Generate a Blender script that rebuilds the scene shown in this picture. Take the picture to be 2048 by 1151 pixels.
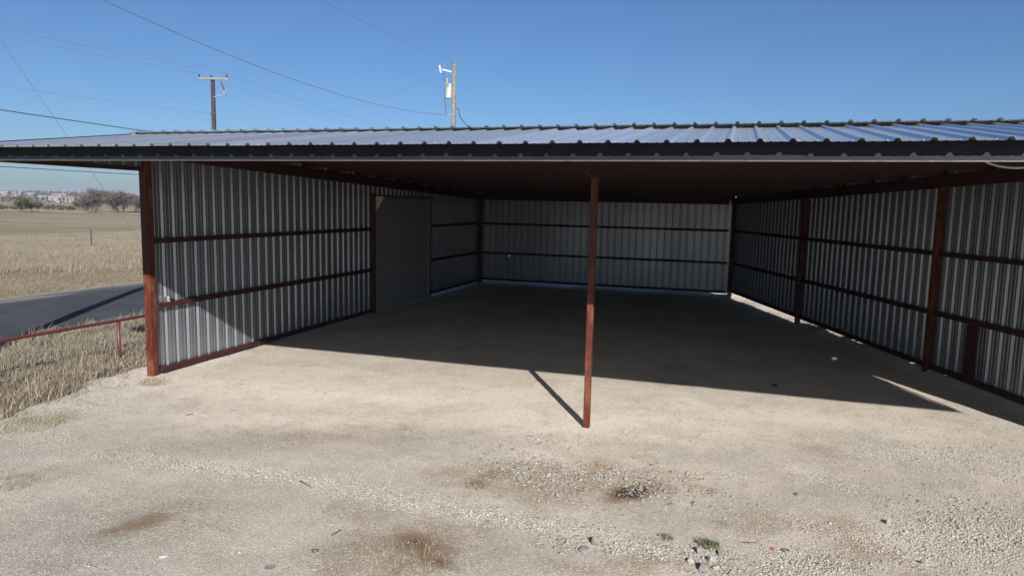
import bpy, bmesh, math, random
import numpy as np
from mathutils import Vector, Matrix, noise as mnoise

for o in list(bpy.data.objects):
    bpy.data.objects.remove(o)
scene = bpy.context.scene
COL = scene.collection
rnd = random.Random(7)
rng = np.random.default_rng(11)

# ------------------------------------------------------------------ camera
CAM_H = 3.70
F_PX, YAW, PITCH, ROLL = 1392.36, -0.31198, 0.11943, 0.02120

def cam_rows():
    c, s = math.cos(YAW), math.sin(YAW)
    fwd = Vector((s, c, 0)); right = Vector((c, -s, 0)); up = Vector((0, 0, 1))
    cp, sp = math.cos(PITCH), math.sin(PITCH)
    f2 = fwd * cp - up * sp; u2 = up * cp + fwd * sp
    cr, sr = math.cos(ROLL), math.sin(ROLL)
    return right * cr + u2 * sr, u2 * cr - right * sr, f2
R_, U_, F_ = cam_rows()
cam = bpy.data.cameras.new('camera')
cam.sensor_width = 36.0
cam.lens = 36.0 * F_PX / 2048.0
cam.clip_end = 8000.0
cam_o = bpy.data.objects.new('camera', cam)
COL.objects.link(cam_o)
m = Matrix((R_, U_, -F_)).transposed().to_4x4()
m.translation = Vector((0, 0, CAM_H))
cam_o.matrix_world = m
scene.camera = cam_o

# ------------------------------------------------------------------ sky, sun, exposure
SUN_H = Vector((0.496, -0.868)).normalized()      # horizontal direction towards the sun
SUN_EL = math.radians(27.2)
w = bpy.data.worlds.new('World'); scene.world = w; w.use_nodes = True
nt = w.node_tree
sky = nt.nodes.new('ShaderNodeTexSky'); sky.sky_type = 'NISHITA'; sky.sun_disc = False
sky.sun_elevation = SUN_EL
sky.sun_rotation = math.atan2(SUN_H.x, SUN_H.y)
sky.altitude = 0; sky.air_density = 0.9; sky.dust_density = 0.75; sky.ozone_density = 6.0
bg = nt.nodes['Background']; bg.inputs['Strength'].default_value = 0.0485
tint = nt.nodes.new('ShaderNodeMix'); tint.data_type = 'RGBA'; tint.blend_type = 'MULTIPLY'; tint.inputs[0].default_value = 1.0
tint.inputs[7].default_value = (0.82, 0.91, 1.0, 1)          # clean dry winter air: a deeper blue all over
nt.links.new(sky.outputs[0], tint.inputs[6]); nt.links.new(tint.outputs[2], bg.inputs['Color'])
sun = bpy.data.lights.new('sun', 'SUN'); sun.energy = 5.0; sun.angle = math.radians(0.53); sun.color = (1.0, 0.955, 0.89)
sun_o = bpy.data.objects.new('sun', sun); COL.objects.link(sun_o)
sd = Vector((SUN_H.x * math.cos(SUN_EL), SUN_H.y * math.cos(SUN_EL), math.sin(SUN_EL)))
sun_o.rotation_euler = sd.to_track_quat('Z', 'Y').to_euler()
sun_o.location = sd * 60
vs = scene.view_settings
vs.view_transform = 'Standard'; vs.look = 'None'; vs.gamma = 1.0; vs.use_curve_mapping = False
vs.exposure = 1.0

# ------------------------------------------------------------------ pixel helpers
def ray(x, y):
    return R_ * ((x - 1024) / F_PX) - U_ * ((y - 575.5) / F_PX) + F_
def gpx(x, y, z=0.0):
    d = ray(x, y); t = (z - CAM_H) / d.z
    return Vector((d.x * t, d.y * t, z))
def ypx(x, y, Y):
    d = ray(x, y); t = Y / d.y
    return Vector((d.x * t, Y, CAM_H + d.z * t))
def dpx(x, y, dist):
    d = ray(x, y); t = dist / math.hypot(d.x, d.y)
    return Vector((d.x * t, d.y * t, CAM_H + d.z * t))

# ------------------------------------------------------------------ object helpers
def tag(o, label=None, cat=None, group=None, kind=None):
    if label: o['label'] = label
    if cat: o['category'] = cat
    if group: o['group'] = group
    if kind: o['kind'] = kind
    return o
def empty(name, loc=(0, 0, 0), label=None, cat=None, group=None):
    o = bpy.data.objects.new(name, None); COL.objects.link(o); o.location = loc
    return tag(o, label, cat, group)
def link(name, me, mat=None, parent=None):
    if mat is not None: me.materials.append(mat)
    o = bpy.data.objects.new(name, me); COL.objects.link(o)
    if parent is not None:
        o.parent = parent
        if parent.parent is None: o.matrix_parent_inverse = parent.matrix_basis.inverted()   # a part's own world matrix is identity, so a sub-part needs none
    return o

class MB:
    def __init__(s): s.v = []; s.f = []
    def add(s, vs_, fs):
        b = len(s.v); s.v += [tuple(q) for q in vs_]; s.f += [tuple(i + b for i in q) for q in fs]
    def box(s, x0, x1, y0, y1, z0, z1):
        s.add([(x0,y0,z0),(x1,y0,z0),(x1,y1,z0),(x0,y1,z0),(x0,y0,z1),(x1,y0,z1),(x1,y1,z1),(x0,y1,z1)],
              [(0,3,2,1),(4,5,6,7),(0,1,5,4),(1,2,6,5),(2,3,7,6),(3,0,4,7)])
    def bar(s, a, b, wx, wz, side=None):
        """box section bar from a to b; wx = width sideways, wz = depth along the up-ish normal"""
        a = Vector(a); b = Vector(b); d = (b - a).normalized()
        sd_ = Vector(side) if side else d.cross(Vector((0, 0, 1)))
        if sd_.length < 1e-4: sd_ = Vector((1, 0, 0))
        sd_ = (sd_ - d * sd_.dot(d)).normalized(); up = sd_.cross(d).normalized()
        q = []
        for p_ in (a, b):
            for i, j in ((-1,-1),(1,-1),(1,1),(-1,1)):
                q.append(p_ + sd_ * (i * wx / 2) + up * (j * wz / 2))
        s.add(q, [(0,1,2,3),(7,6,5,4),(0,4,5,1),(1,5,6,2),(2,6,7,3),(3,7,4,0)])
    def tube(s, pts, r, n=6, r1=None, cap=True):
        pts = [Vector(q) for q in pts]; b = len(s.v); k = len(pts)
        for i, q in enumerate(pts):
            d = (pts[min(i+1,k-1)] - pts[max(i-1,0)]).normalized()
            a = d.cross(Vector((0,0,1)));
            if a.length < 1e-3: a = Vector((1,0,0))
            a.normalize(); c = d.cross(a)
            rr = r if r1 is None else r + (r1 - r) * i / (k - 1)
            for j in range(n):
                t = 2*math.pi*j/n; s.v.append(tuple(q + a*math.cos(t)*rr + c*math.sin(t)*rr))
        for i in range(k-1):
            for j in range(n):
                s.f.append((b+i*n+j, b+i*n+(j+1)%n, b+(i+1)*n+(j+1)%n, b+(i+1)*n+j))
        if cap:
            s.f.append(tuple(b+j for j in range(n))[::-1]); s.f.append(tuple(b+(k-1)*n+j for j in range(n)))
    def lathe(s, c, prof, n=14, axis='Z'):
        b = len(s.v); c = Vector(c)
        for r, h in prof:
            for j in range(n):
                t = 2*math.pi*j/n
                q = Vector((r*math.cos(t), r*math.sin(t), h))
                if axis == 'X': q = Vector((q.z, q.x, q.y))
                s.v.append(tuple(c + q))
        for i in range(len(prof)-1):
            for j in range(n):
                s.f.append((b+i*n+j, b+i*n+(j+1)%n, b+(i+1)*n+(j+1)%n, b+(i+1)*n+j))
        s.f.append(tuple(b+j for j in range(n))[::-1]); s.f.append(tuple(b+(len(prof)-1)*n+j for j in range(n)))
    def mesh(s, name, smooth=False):
        me = bpy.data.meshes.new(name); me.from_pydata(s.v, [], s.f); me.update()
        if smooth: me.polygons.foreach_set('use_smooth', [True]*len(me.polygons))
        return me
    def build(s, name, mat, parent=None, smooth=False, bevel=0):
        me = s.mesh(name, smooth)
        o = link(name, me, mat, parent)
        if bevel:
            b = o.modifiers.new('bevel', 'BEVEL'); b.width = bevel; b.segments = 2; b.limit_method = 'ANGLE'
        return o

def bulk_mesh(name, V, Fq, cols=None):
    """V (n,3), Fq (m,k) same-size faces, numpy"""
    me = bpy.data.meshes.new(name)
    n, (mf, k) = len(V), Fq.shape
    me.vertices.add(n); me.vertices.foreach_set('co', np.ascontiguousarray(V, dtype=np.float32).ravel())
    me.loops.add(mf*k); me.loops.foreach_set('vertex_index', np.ascontiguousarray(Fq, dtype=np.int32).ravel())
    me.polygons.add(mf); me.polygons.foreach_set('loop_start', np.arange(0, mf*k, k, dtype=np.int32))
    me.polygons.foreach_set('loop_total', np.full(mf, k, dtype=np.int32))
    me.update(calc_edges=True)
    if cols is not None:
        a = me.color_attributes.new('tint', 'FLOAT_COLOR', 'POINT')
        c4 = np.ones((n, 4), np.float32); c4[:, :3] = cols
        a.data.foreach_set('color', c4.ravel())
    return me

# ------------------------------------------------------------------ materials
class NT:
    def __init__(s, name):
        s.m = bpy.data.materials.new(name); s.m.use_nodes = True; s.t = s.m.node_tree
        s.b = s.t.nodes['Principled BSDF']
    def n(s, typ, **kw):
        q = s.t.nodes.new(typ)
        for k, v in kw.items(): setattr(q, k, v)
        return q
    def l(s, a, b): s.t.links.new(a, b)
    def noise(s, vec, scale, detail=4, rough=0.55, dist=0.0):
        q = s.n('ShaderNodeTexNoise'); q.inputs['Scale'].default_value = scale; q.inputs['Detail'].default_value = detail
        q.inputs['Roughness'].default_value = rough; q.inputs['Distortion'].default_value = dist
        if vec is not None: s.l(vec, q.inputs['Vector'])
        return q.outputs['Fac']
    def ramp(s, fac, a, b, lo=0.0, hi=1.0):
        q = s.n('ShaderNodeMapRange'); q.interpolation_type = 'SMOOTHSTEP'
        q.inputs[1].default_value = a; q.inputs[2].default_value = b; q.inputs[3].default_value = lo; q.inputs[4].default_value = hi
        s.l(fac, q.inputs[0]); return q.outputs[0]
    def mix(s, fac, a, b, blend='MIX'):
        q = s.n('ShaderNodeMix', data_type='RGBA', blend_type=blend)
        if isinstance(fac, (int, float)): q.inputs[0].default_value = fac
        else: s.l(fac, q.inputs[0])
        for sock, val in ((q.inputs[6], a), (q.inputs[7], b)):
            if isinstance(val, tuple): sock.default_value = (*val, 1)
            else: s.l(val, sock)
        return q.outputs[2]
    def math(s, op, a, b=0.0):
        q = s.n('ShaderNodeMath', operation=op)
        for sock, val in ((q.inputs[0], a), (q.inputs[1], b)):
            if isinstance(val, (int, float)): sock.default_value = val
            else: s.l(val, sock)
        return q.outputs[0]
    def bump(s, h, strength=0.3, dist=0.01):
        q = s.n('ShaderNodeBump'); q.inputs['Strength'].default_value = strength; q.inputs['Distance'].default_value = dist
        s.l(h, q.inputs['Height']); s.l(q.outputs[0], s.b.inputs['Normal'])
    def pos(s): return s.n('ShaderNodeNewGeometry').outputs['Position']
    def mapv(s, vec, sc):
        q = s.n('ShaderNodeMapping'); q.inputs['Scale'].default_value = sc; s.l(vec, q.inputs[0]); return q.outputs[0]
    def setc(s, c): 
        if isinstance(c, tuple): s.b.inputs['Base Color'].default_value = (*c, 1)
        else: s.l(c, s.b.inputs['Base Color'])
    def set(s, **kw):
        for k, v in kw.items():
            sock = s.b.inputs[k.replace('_', ' ')]
            if isinstance(v, (int, float)): sock.default_value = v
            else: s.l(v, sock)
        return s.m

def mat_plain(name, a, b, rough=0.6, metal=0.0, scale=6.0, bump=0.0, spec=0.5):
    q = NT(name); p_ = q.pos()
    f = q.noise(p_, scale, 5, 0.6)
    q.setc(q.mix(q.ramp(f, .35, .65), a, b))
    if bump: q.bump(q.noise(p_, scale*6, 3), bump, 0.01)
    return q.set(Roughness=rough, Metallic=metal, Specular_IOR_Level=spec)

def mat_galv(name, a, b, rl, rh, metal=0.9):
    q = NT(name); p_ = q.pos()
    f = q.noise(p_, .5, 3, 0.5); st = q.noise(q.mapv(p_, (9, 9, .6)), 1.0, 4, .6)
    oi = q.n('ShaderNodeObjectInfo').outputs['Random']
    c = q.mix(q.ramp(f, .35, .7), a, b)
    c = q.mix(q.ramp(st, .55, .8, 0, .25), c, (.17, .17, .175))
    c = q.mix(q.ramp(oi, 0, 1, 0, .22), c, (.18, .19, .21))
    q.setc(c)
    return q.set(Roughness=q.ramp(f, .3, .7, rl, rh), Metallic=metal)

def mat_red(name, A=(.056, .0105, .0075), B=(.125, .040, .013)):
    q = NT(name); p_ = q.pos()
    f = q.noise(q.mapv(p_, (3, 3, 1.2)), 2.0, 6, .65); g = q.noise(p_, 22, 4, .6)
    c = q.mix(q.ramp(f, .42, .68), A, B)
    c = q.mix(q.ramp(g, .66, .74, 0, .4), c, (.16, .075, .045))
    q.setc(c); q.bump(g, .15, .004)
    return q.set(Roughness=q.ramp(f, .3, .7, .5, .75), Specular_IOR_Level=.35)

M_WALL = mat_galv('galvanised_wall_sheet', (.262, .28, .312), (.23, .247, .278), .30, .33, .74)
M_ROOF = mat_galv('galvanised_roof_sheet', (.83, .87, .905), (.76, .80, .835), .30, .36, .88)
M_RED = mat_red('red_oxide_steel')
M_MAROON_SHADE = mat_red('shaded_maroon_steel', (.030, .0055, .007), (.038, .009, .009))  # deeper maroon than the posts, roof shade put into the colour
M_TRIM = mat_plain('charcoal_trim_paint', (.0075, .008, .012), (.010, .011, .016), .5, 0.0, 3.0, .02, .18)
M_HEM = mat_plain('bare_trim_hem', (.10, .095, .095), (.07, .066, .066), .5, .3, 8, 0, .2)
M_DOOR = mat_plain('painted_door_curtain', (.27, .285, .31), (.24, .255, .28), .5, .2, 2.0)
M_SCREW = mat_plain('zinc_screw', (.42, .43, .45), (.34, .35, .37), .35, .6, 10)
M_WOOD1 = mat_plain('dark_treated_pole', (.034, .021, .026), (.022, .015, .02), .85, 0, 3, .3)
M_WOOD2 = mat_plain('weathered_pole', (.15, .145, .115), (.10, .095, .08), .85, 0, 5, .3)
M_ARM = mat_plain('pale_crossarm', (.17, .175, .165), (.13, .13, .125), .7, 0, 4)
M_PORC = mat_plain('porcelain', (.28, .285, .30), (.22, .225, .245), .25, 0, 8)
M_DARKM = mat_plain('dark_hardware', (.05, .05, .055), (.09, .09, .10), .5, .5, 9)
M_XFMR = mat_plain('transformer_paint', (.32, .33, .345), (.27, .28, .295), .4, 0, 3)
M_WIRE = mat_plain('weathered_conductor', (.13, .15, .18), (.16, .18, .21), .6, .2, 4)
M_CABLE = mat_plain('black_cable', (.02, .02, .022), (.03, .03, .03), .6, 0, 4)
M_WHITEC = mat_plain('white_cable_sheath', (.55, .54, .50), (.42, .41, .38), .5, 0, 6)
M_RAIL = mat_plain('maroon_pipe_paint', (.095, .020, .024), (.07, .018, .020), .45, 0, 7, .1)
M_TIN = mat_plain('bright_tin', (.85, .85, .85), (.7, .7, .7), .18, 1, 9)
M_WHITE = mat_plain('dirty_white_plastic', (.70, .69, .66), (.55, .53, .50), .5, 0, 20)
M_CONC = mat_plain('pale_concrete', (.46, .44, .41), (.36, .34, .31), .9, 0, 9, .3)
M_RSTEEL = mat_plain('rusty_fence_steel', (.07, .032, .024), (.05, .025, .02), .8, 0, 9)

# ------------------------------------------------------------------ shed geometry
WX = -11.44                 # road-side wall plane
YF, YB = 11.22, 30.35       # post line, rear wall
YE, ZE = 7.451, 4.365       # canopy eave edge (pan height)
FASC_Y, FASC_B = 7.66, 4.19
PIT = 0.3048
def xr(Y): return -0.2 + 0.365 * (30.4 - Y)     # splayed far side wall
def yr(X): return 30.4 - (X + 0.2) / 0.365
CAN_S = (4.90 - ZE) / 3.70
def zcan(Y): return ZE + (Y - YE) * CAN_S
MS = -0.0315
def zmain(Y): return 4.955 + (Y - 11.05) * MS

shed = empty('metal_shed', (WX, YF, 0), 'open-fronted galvanised metal shed with red steel frame and overhanging canopy', 'shed')

def profile(u0, u1, ph, h=.032):
    pts = [(u0, 0.0)]
    k0 = math.floor((u0 - ph) / PIT) - 1
    k = k0
    while ph + k * PIT < u1 + PIT:
        c = ph + k * PIT
        hb = .036 if h < .034 else .050
        for du, o in ((-hb, 0), (-.015, h), (.015, h), (hb, 0)): pts.append((c + du, o))
        for mm in (PIT/3, 2*PIT/3):
            for du, o in ((-.013, 0), (-.005, .005), (.005, .005), (.013, 0)): pts.append((c + mm + du, o))
        k += 1
    out = [q for q in pts if u0 - 1e-6 <= q[0] <= u1 + 1e-6]
    def off(u):
        for a, b in zip(pts[1:], pts[2:]):
            if a[0] <= u <= b[0] and b[0] > a[0]: return a[1] + (b[1]-a[1])*(u-a[0])/(b[0]-a[0])
        return 0.0
    out[0] = (u0, off(u0))
    if u1 - out[-1][0] > 1e-4: out.append((u1, off(u1)))
    return out

def sheet(name, u0, u1, ph, P, v0, v1, mat, lift=0.0, hole=None, h=.032):
    """corrugated sheet; P(u, offset, v) -> point, v0(u), v1(u) ends"""
    pr = profile(u0, u1, ph, h)
    if hole and u0 < hole[0] < u1:
        hu, hv, hr = hole
        pr = [q for q in pr if not (hu - hr - .002 < q[0] < hu + hr + .002)] + [(hu-hr, 0.0), (hu+hr, 0.0)]
        pr.sort()
    else: hole = None
    mb = MB(); rows = []
    for u, o in pr:
        vs_ = [v0(u), v1(u)]
        if hole: vs_ = [vs_[0], hole[1]-hole[2], hole[1]+hole[2], vs_[1]]
        rows.append([len(mb.v) + i for i in range(len(vs_))])
        mb.v += [tuple(P(u, o + lift, v)) for v in vs_]
    for i in range(len(rows)-1):
        if v1(pr[i][0]) - v0(pr[i][0]) < .01 and v1(pr[i+1][0]) - v0(pr[i+1][0]) < .01: continue
        for j in range(len(rows[0])-1):
            if hole and j == 1 and abs(pr[i][0] - (hole[0]-hole[2])) < 1e-6: continue
            mb.f.append((rows[i][j], rows[i+1][j], rows[i+1][j+1], rows[i][j+1]))
    return mb.build(name, mat, shed)

def run_panels(name, a, b, ph, P, v0, v1, mat, hole=None, skip=None):
    u = ph - .05 + math.floor((a - ph + .05) / (3*PIT)) * 3*PIT
    i = 0
    while u < b - .01:
        q0, q1 = max(u, a), min(u + 3*PIT, b)
        if q1 - q0 > .03:
            sheet(name, q0, min(q1 + .04, b), ph, P, v0, v1, mat, .0025 * (i % 2), hole, .037)
        u += 3*PIT; i += 1

# road-side wall (ribs outward, -X)
DOOR0, DOOR1, DOORH = 20.45, 24.70, 3.92
PL = lambda u, o, v: (WX - .002 - o, u, v)
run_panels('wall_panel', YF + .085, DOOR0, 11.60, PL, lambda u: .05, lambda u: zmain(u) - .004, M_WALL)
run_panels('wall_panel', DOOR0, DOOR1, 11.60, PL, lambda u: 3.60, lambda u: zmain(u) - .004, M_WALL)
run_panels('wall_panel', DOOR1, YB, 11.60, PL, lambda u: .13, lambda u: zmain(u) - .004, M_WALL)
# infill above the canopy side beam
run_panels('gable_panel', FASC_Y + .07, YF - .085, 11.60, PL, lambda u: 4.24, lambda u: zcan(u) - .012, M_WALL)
# rear wall (ribs outward, +Y)
hp = ypx(1018.5, 511, YB)
PB = lambda u, o, v: (u, YB + .002 + o, v)
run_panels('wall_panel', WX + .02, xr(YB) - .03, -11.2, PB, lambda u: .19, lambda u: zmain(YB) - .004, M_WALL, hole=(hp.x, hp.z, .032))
# splayed side wall
D = Vector((0.365, -1.0, 0)).normalized(); NO = Vector((-D.y, D.x, 0))          # D towards the front, NO outward
A0 = Vector((xr(YB), YB, 0))
def rp(s, o, z): q = A0 + D * s + NO * o; return (q.x, q.y, z)
def s_of(Y): return (YB - Y) / -D.y
S_END = s_of(11.35)
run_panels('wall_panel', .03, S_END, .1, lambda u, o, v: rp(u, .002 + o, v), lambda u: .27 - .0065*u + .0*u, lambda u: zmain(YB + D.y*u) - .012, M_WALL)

# roofs
Q0, Q1 = -11.66, 8.28
PC = lambda u, o, v: (u, v, zcan(v) + o)
def can_v1(u): return max(YE, min(11.16, yr(u - .10)))
u = -10.209 - .05 - 2*3*PIT
i = 0
while u < Q1:
    a, b = max(u, Q0), min(u + 3*PIT, Q1)
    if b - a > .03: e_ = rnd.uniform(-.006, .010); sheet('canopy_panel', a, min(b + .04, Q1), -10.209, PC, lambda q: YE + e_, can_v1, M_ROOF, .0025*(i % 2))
    u += 3*PIT; i += 1
PM = lambda u, o, v: (u, v, zmain(v) + o)
Q2 = xr(11.05) + .12
u = -.1065 - .05 - 13*3*PIT; i = 0
while u < Q2:
    a, b = max(u, Q0), min(u + 3*PIT, Q2)
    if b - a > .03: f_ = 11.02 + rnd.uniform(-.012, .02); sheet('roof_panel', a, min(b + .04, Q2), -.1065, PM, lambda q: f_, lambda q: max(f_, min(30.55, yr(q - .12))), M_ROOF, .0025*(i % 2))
    u += 3*PIT; i += 1

mb = MB(); mb.box(WX - .15, xr(11.2) + .05, 11.165, 11.175, 4.70, zmain(11.17) - .003); mb.build('ridge_light_block', M_TRIM, shed)  # added strip stops sun leaking in; dark colour paints the gap's shade
mb = MB(); mb.box(WX + .02, xr(YB) - .02, YB - .03, YB - .004, 4.05, zmain(YB) - .006); mb.build('eave_closure', M_MAROON_SHADE, shed)
# roof screws
mb = MB()
k = 0
for k in range(66):
    c = -10.209 + k * PIT
    for Y in (7.62, 9.30, 10.98):
        if c + .26 > xr(Y): continue
        for du in ((.055, .25) if Y < 8 else (.075,)):
            x = c + du + rnd.uniform(-.01, .01); y = Y + rnd.uniform(-.015, .015); z = zcan(y)
            mb.lathe((x, y, z + .001), [(.009, 0), (.009, .003), (.005, .004), (.005, .008)], 6)
tag(mb.build('roof_screws', M_SCREW, shed), kind='stuff')

# fascia in lengths, with a hem along the bottom
x = -11.66; i = 0
while x < 8.2:
    x1 = min(x + 3.05, 8.2)
    mb = MB(); o_ = .003 * (i % 2)
    mb.box(x, x1, FASC_Y - o_, FASC_Y + .045, FASC_B, zcan(FASC_Y) - .012)
    f_ = mb.build('fascia', M_TRIM, shed)
    mb = MB(); mb.box(x, x1, FASC_Y - .022 - o_, FASC_Y - o_ - .001, FASC_B - .004, FASC_B + .009)
    mb.build('hem', M_HEM, f_)
    x = x1 + .002; i += 1
# rake trims of the canopy
for xa, xb in ((-11.70, None),):
    mb = MB(); a = Vector((-11.675, YE, ZE - .03)); b = Vector((-11.675, 11.16, zcan(11.16) - .03))
    mb.bar(a, b, .025, .14); mb.build('rake_trim', M_TRIM, shed)
mb = MB(); mb.bar((xr(YE) + .12, YE + .05, ZE - .06), (xr(11.2) + .12, 11.2, zcan(11.1) - .06), .025, .14)
mb.build('rake_trim', M_TRIM, shed)

# posts
def post(x, y, z0, z1, wx, wy, ang=0.0):
    mb = MB(); c, s = math.cos(ang), math.sin(ang)
    q = []
    for z in (z0, z1):
        for a, b in ((-wx/2,-wy/2),(wx/2,-wy/2),(wx/2,wy/2),(-wx/2,wy/2)):
            q.append((x + a*c - b*s, y + a*s + b*c, z))
    mb.add(q, [(0,3,2,1),(4,5,6,7),(0,1,5,4),(1,2,6,5),(2,3,7,6),(3,0,4,7)])
    return mb.build('post', M_RED, shed, bevel=.008)
CPX = -2.25
post(WX, YF, -.3, 4.47, .165, .165)
post(CPX, YF, -.3, 4.16, .105, .105)
post(WX + .07, DOOR0 - .10, -.2, 3.96, .12, .10)
post(WX + .07, DOOR1 + .08, -.2, 3.86, .06, .08)
post(WX + .10, YB - .10, -.2, 3.88, .16, .16)
ang = math.atan2(D.y, D.x)
for Y in (30.22, 24.20, 17.90):
    q = rp(s_of(Y), -.085, 0); post(q[0], q[1], -.3, zmain(Y) - .46, .12, .15, ang)
q = rp(S_END + .09, -.06, 0); post(q[0], q[1], -.3, 4.40, .16, .16, ang)

# girts, base rails
G1, G2 = 1.46, 2.80
def girt(a, b, wid=.10, dep=.10, name='girt'):
    mb = MB(); mb.bar(a, b, wid, dep); return mb.build(name, M_MAROON_SHADE, shed, bevel=.006)
for z, nm in ((G1, 'girt'), (G2, 'girt')):
    girt((WX + .055, YF + .10, z), (WX + .055, DOOR0 - .16, z))
    girt((WX + .055, DOOR1 + .15, z), (WX + .055, YB - .19, z))
    girt((WX + .19, YB - .055, z), (xr(YB) - .20, YB - .055, z))
girt((WX + .062, YF + .12, .105), (WX + .062, DOOR0 - .16, .105), .12, .10, 'base_rail')
girt((WX + .055, DOOR1 + .15, .18), (WX + .055, YB - .19, .18), .10, .10, 'base_rail')
girt((WX + .19, YB - .055, .24), (xr(YB) - .20, YB - .055, .24), .10, .10, 'base_rail')
cuts = [s_of(30.22) + .065, s_of(24.20) - .065, s_of(24.20) + .065, s_of(17.90) - .065, s_of(17.90) + .065, S_END - .01]
for a, b in ((0, 1), (2, 3), (4, 5)):
    for z in (G1, G2): girt(rp(cuts[a], -.056, z), rp(cuts[b], -.056, z))
    girt(rp(cuts[a], -.056, .32 - .0065*cuts[a]), rp(cuts[b], -.056, .32 - .0065*cuts[b]), .10, .10, 'base_rail')
# wide plate bolted between base rail and lower girt on the splayed wall
sp_ = s_of(16.55)
mb = MB(); mb.bar(rp(sp_, -.135, .22), rp(sp_, -.135, G1 - .055), .30, .05, side=tuple(D)); mb.build('stiffener_plate', M_MAROON_SHADE, shed)

# rafters on the side walls, header over the rear wall
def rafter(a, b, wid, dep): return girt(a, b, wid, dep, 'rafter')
def zr(Y): return zmain(Y) - .205 - .135
rafter((WX + .12, YF + .11, zr(YF + .11)), (WX + .12, YB - .02, zr(YB)), .14, .27)
a = s_of(11.5); rafter(rp(s_of(30.3), -.13, zr(30.3)), rp(a, -.13, zr(11.5)), .14, .27)
rafter((WX + .22, YB - .14, zr(YB)), (xr(YB) - .25, YB - .14, zr(YB)), .14, .27)
# canopy side and centre beams (level underside)
for bx in (WX, CPX, xr(9.4)):
    zb = 4.204 if bx == WX else 4.17
    y1 = YF - .09 if bx == WX else YF + .06
    x1 = xr(YF) - .1 if bx > 3 else bx
    x0 = xr(FASC_Y) - .1 if bx > 3 else bx
    girt((x0, (FASC_Y + .05) if bx != CPX else YF - .62, zb + .04), (x1, y1, zb + .04), .10, .08, 'canopy_beam')
# purlins: canopy and main roof (C sections as solid webs with a lip)
def purlin(Y, x0, x1, ztop, dep=.20):
    mb = MB(); mb.box(x0, x1, Y, Y + .004, ztop - dep, ztop)
    mb.box(x0, x1, Y + .0045, Y + .062, ztop - dep, ztop - dep + .004)
    mb.box(x0, x1, Y + .0045, Y + .062, ztop - .004, ztop)
    mb.build('purlin', M_MAROON_SHADE, shed)
for Y in (8.9, 10.1):
    purlin(Y, WX - .18, xr(Y) + .05, zcan(Y) - .008)
girt((WX + .09, YF, 4.56), (xr(YF) - .1, YF, 4.56), .12, .24, 'header')
Y = 12.4
while Y < 30.2:
    purlin(Y, WX + .005, xr(Y) - .02, zmain(Y) - .008); Y += 1.37

# roll-up door
mb = MB(); z = .07; rows = []
while z < DOORH - .2:
    for dz, o in ((0, 0), (.012, .008), (.050, .008), (.062, 0)): rows.append((z + dz, o))
    z += .085
for zz, o in rows: mb.v += [(WX + .05 + o, DOOR0 + .03, zz), (WX + .05 + o, DOOR1 - .03, zz)]
for i in range(len(rows)-1): mb.f.append((2*i, 2*i+1, 2*i+3, 2*i+2))
door = mb.build('roll_up_door', M_DOOR, shed)
for nm, bx_ in (('guide_rail', (WX+.03, WX+.08, DOOR0-.01, DOOR0+.05, 0, DOORH-.1)), ('guide_rail', (WX+.03, WX+.08, DOOR1-.05, DOOR1+.01, 0, DOORH-.1)),
                ('bottom_bar', (WX+.045, WX+.085, DOOR0+.03, DOOR1-.03, .035, .075))):
    mb = MB(); mb.box(*bx_); mb.build(nm, M_DOOR, door)
mb = MB(); n = 10; L = []
for i in range(n + 1):
    t = math.pi * .5 * i / n; L.append((WX + .05 + .20*math.sin(t), 3.72 + .20*math.cos(t)))
for yy in (DOOR0 + .05, DOOR1 + .15):
    for xx, zz in L: mb.v.append((xx, yy, zz))
for i in range(n): mb.f.append((i, i+1, n+1+i+1, n+1+i))
mb.f.append(tuple(range(n+1))[::-1]); mb.f.append(tuple(range(n+1, 2*n+2)))
mb.f.append((n, 0, n+1, 2*n+1))
mb.build('hood', M_DOOR, door)
mb = MB(); mb.add([(WX+.10, DOOR0-.02, 3.86), (WX+.42, DOOR0-.02, 3.86), (WX+.10, DOOR0-.02, 3.36), (WX+.10, DOOR0+.02, 3.86), (WX+.42, DOOR0+.02, 3.86), (WX+.10, DOOR0+.02, 3.36)],
       [(0,2,1),(3,4,5),(0,1,4,3),(1,2,5,4),(2,0,3,5)]); mb.build('hood_bracket', M_WHITEC, door)

# ------------------------------------------------------------------ ground
def fbm(x, y, s, o=4):
    v = 0.0; a = 1.0; t = 0.0
    for i in range(o):
        v += a * mnoise.noise((x*s, y*s, 3.1*i)); t += a; a *= .5; s *= 2.1
    return v / t

def mat_field():
    q = NT('dry_field'); p_ = q.pos()
    a = q.noise(p_, .06, 5, .6); b = q.noise(q.mapv(p_, (.35, .05, 1)), .5, 5, .65); c_ = q.noise(p_, 3.0, 6, .75)
    c = q.mix(q.ramp(a, .38, .62), (.20, .168, .115), (.155, .125, .082))
    c = q.mix(q.ramp(b, .45, .68, 0, .75), c, (.12, .088, .06))
    c = q.mix(q.ramp(c_, .35, .7, 0, .6), c, (.25, .215, .15))
    rt = q.n('ShaderNodeMapping'); rt.inputs['Rotation'].default_value = (0, 0, math.radians(-42)); rt.inputs['Scale'].default_value = (.012, .16, 1); q.l(p_, rt.inputs[0])
    c = q.mix(q.ramp(q.noise(rt.outputs[0], 1.0, 5, .65), .42, .66, 0, .7), c, (.25, .225, .175))
    q.setc(c); q.bump(c_, .8, .08)
    return q.set(Roughness=.95, Specular_IOR_Level=.1)
M_FIELD = mat_field()
mb = MB()
N = 48
xs = [-4000, -2500, -1500, -900, -600, -420, -300, -200, -120, -60, -24.55, -24.5, -17.6, -17.55, -10, 0, 20, 60, 150, 400, 1000, 3000]
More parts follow.
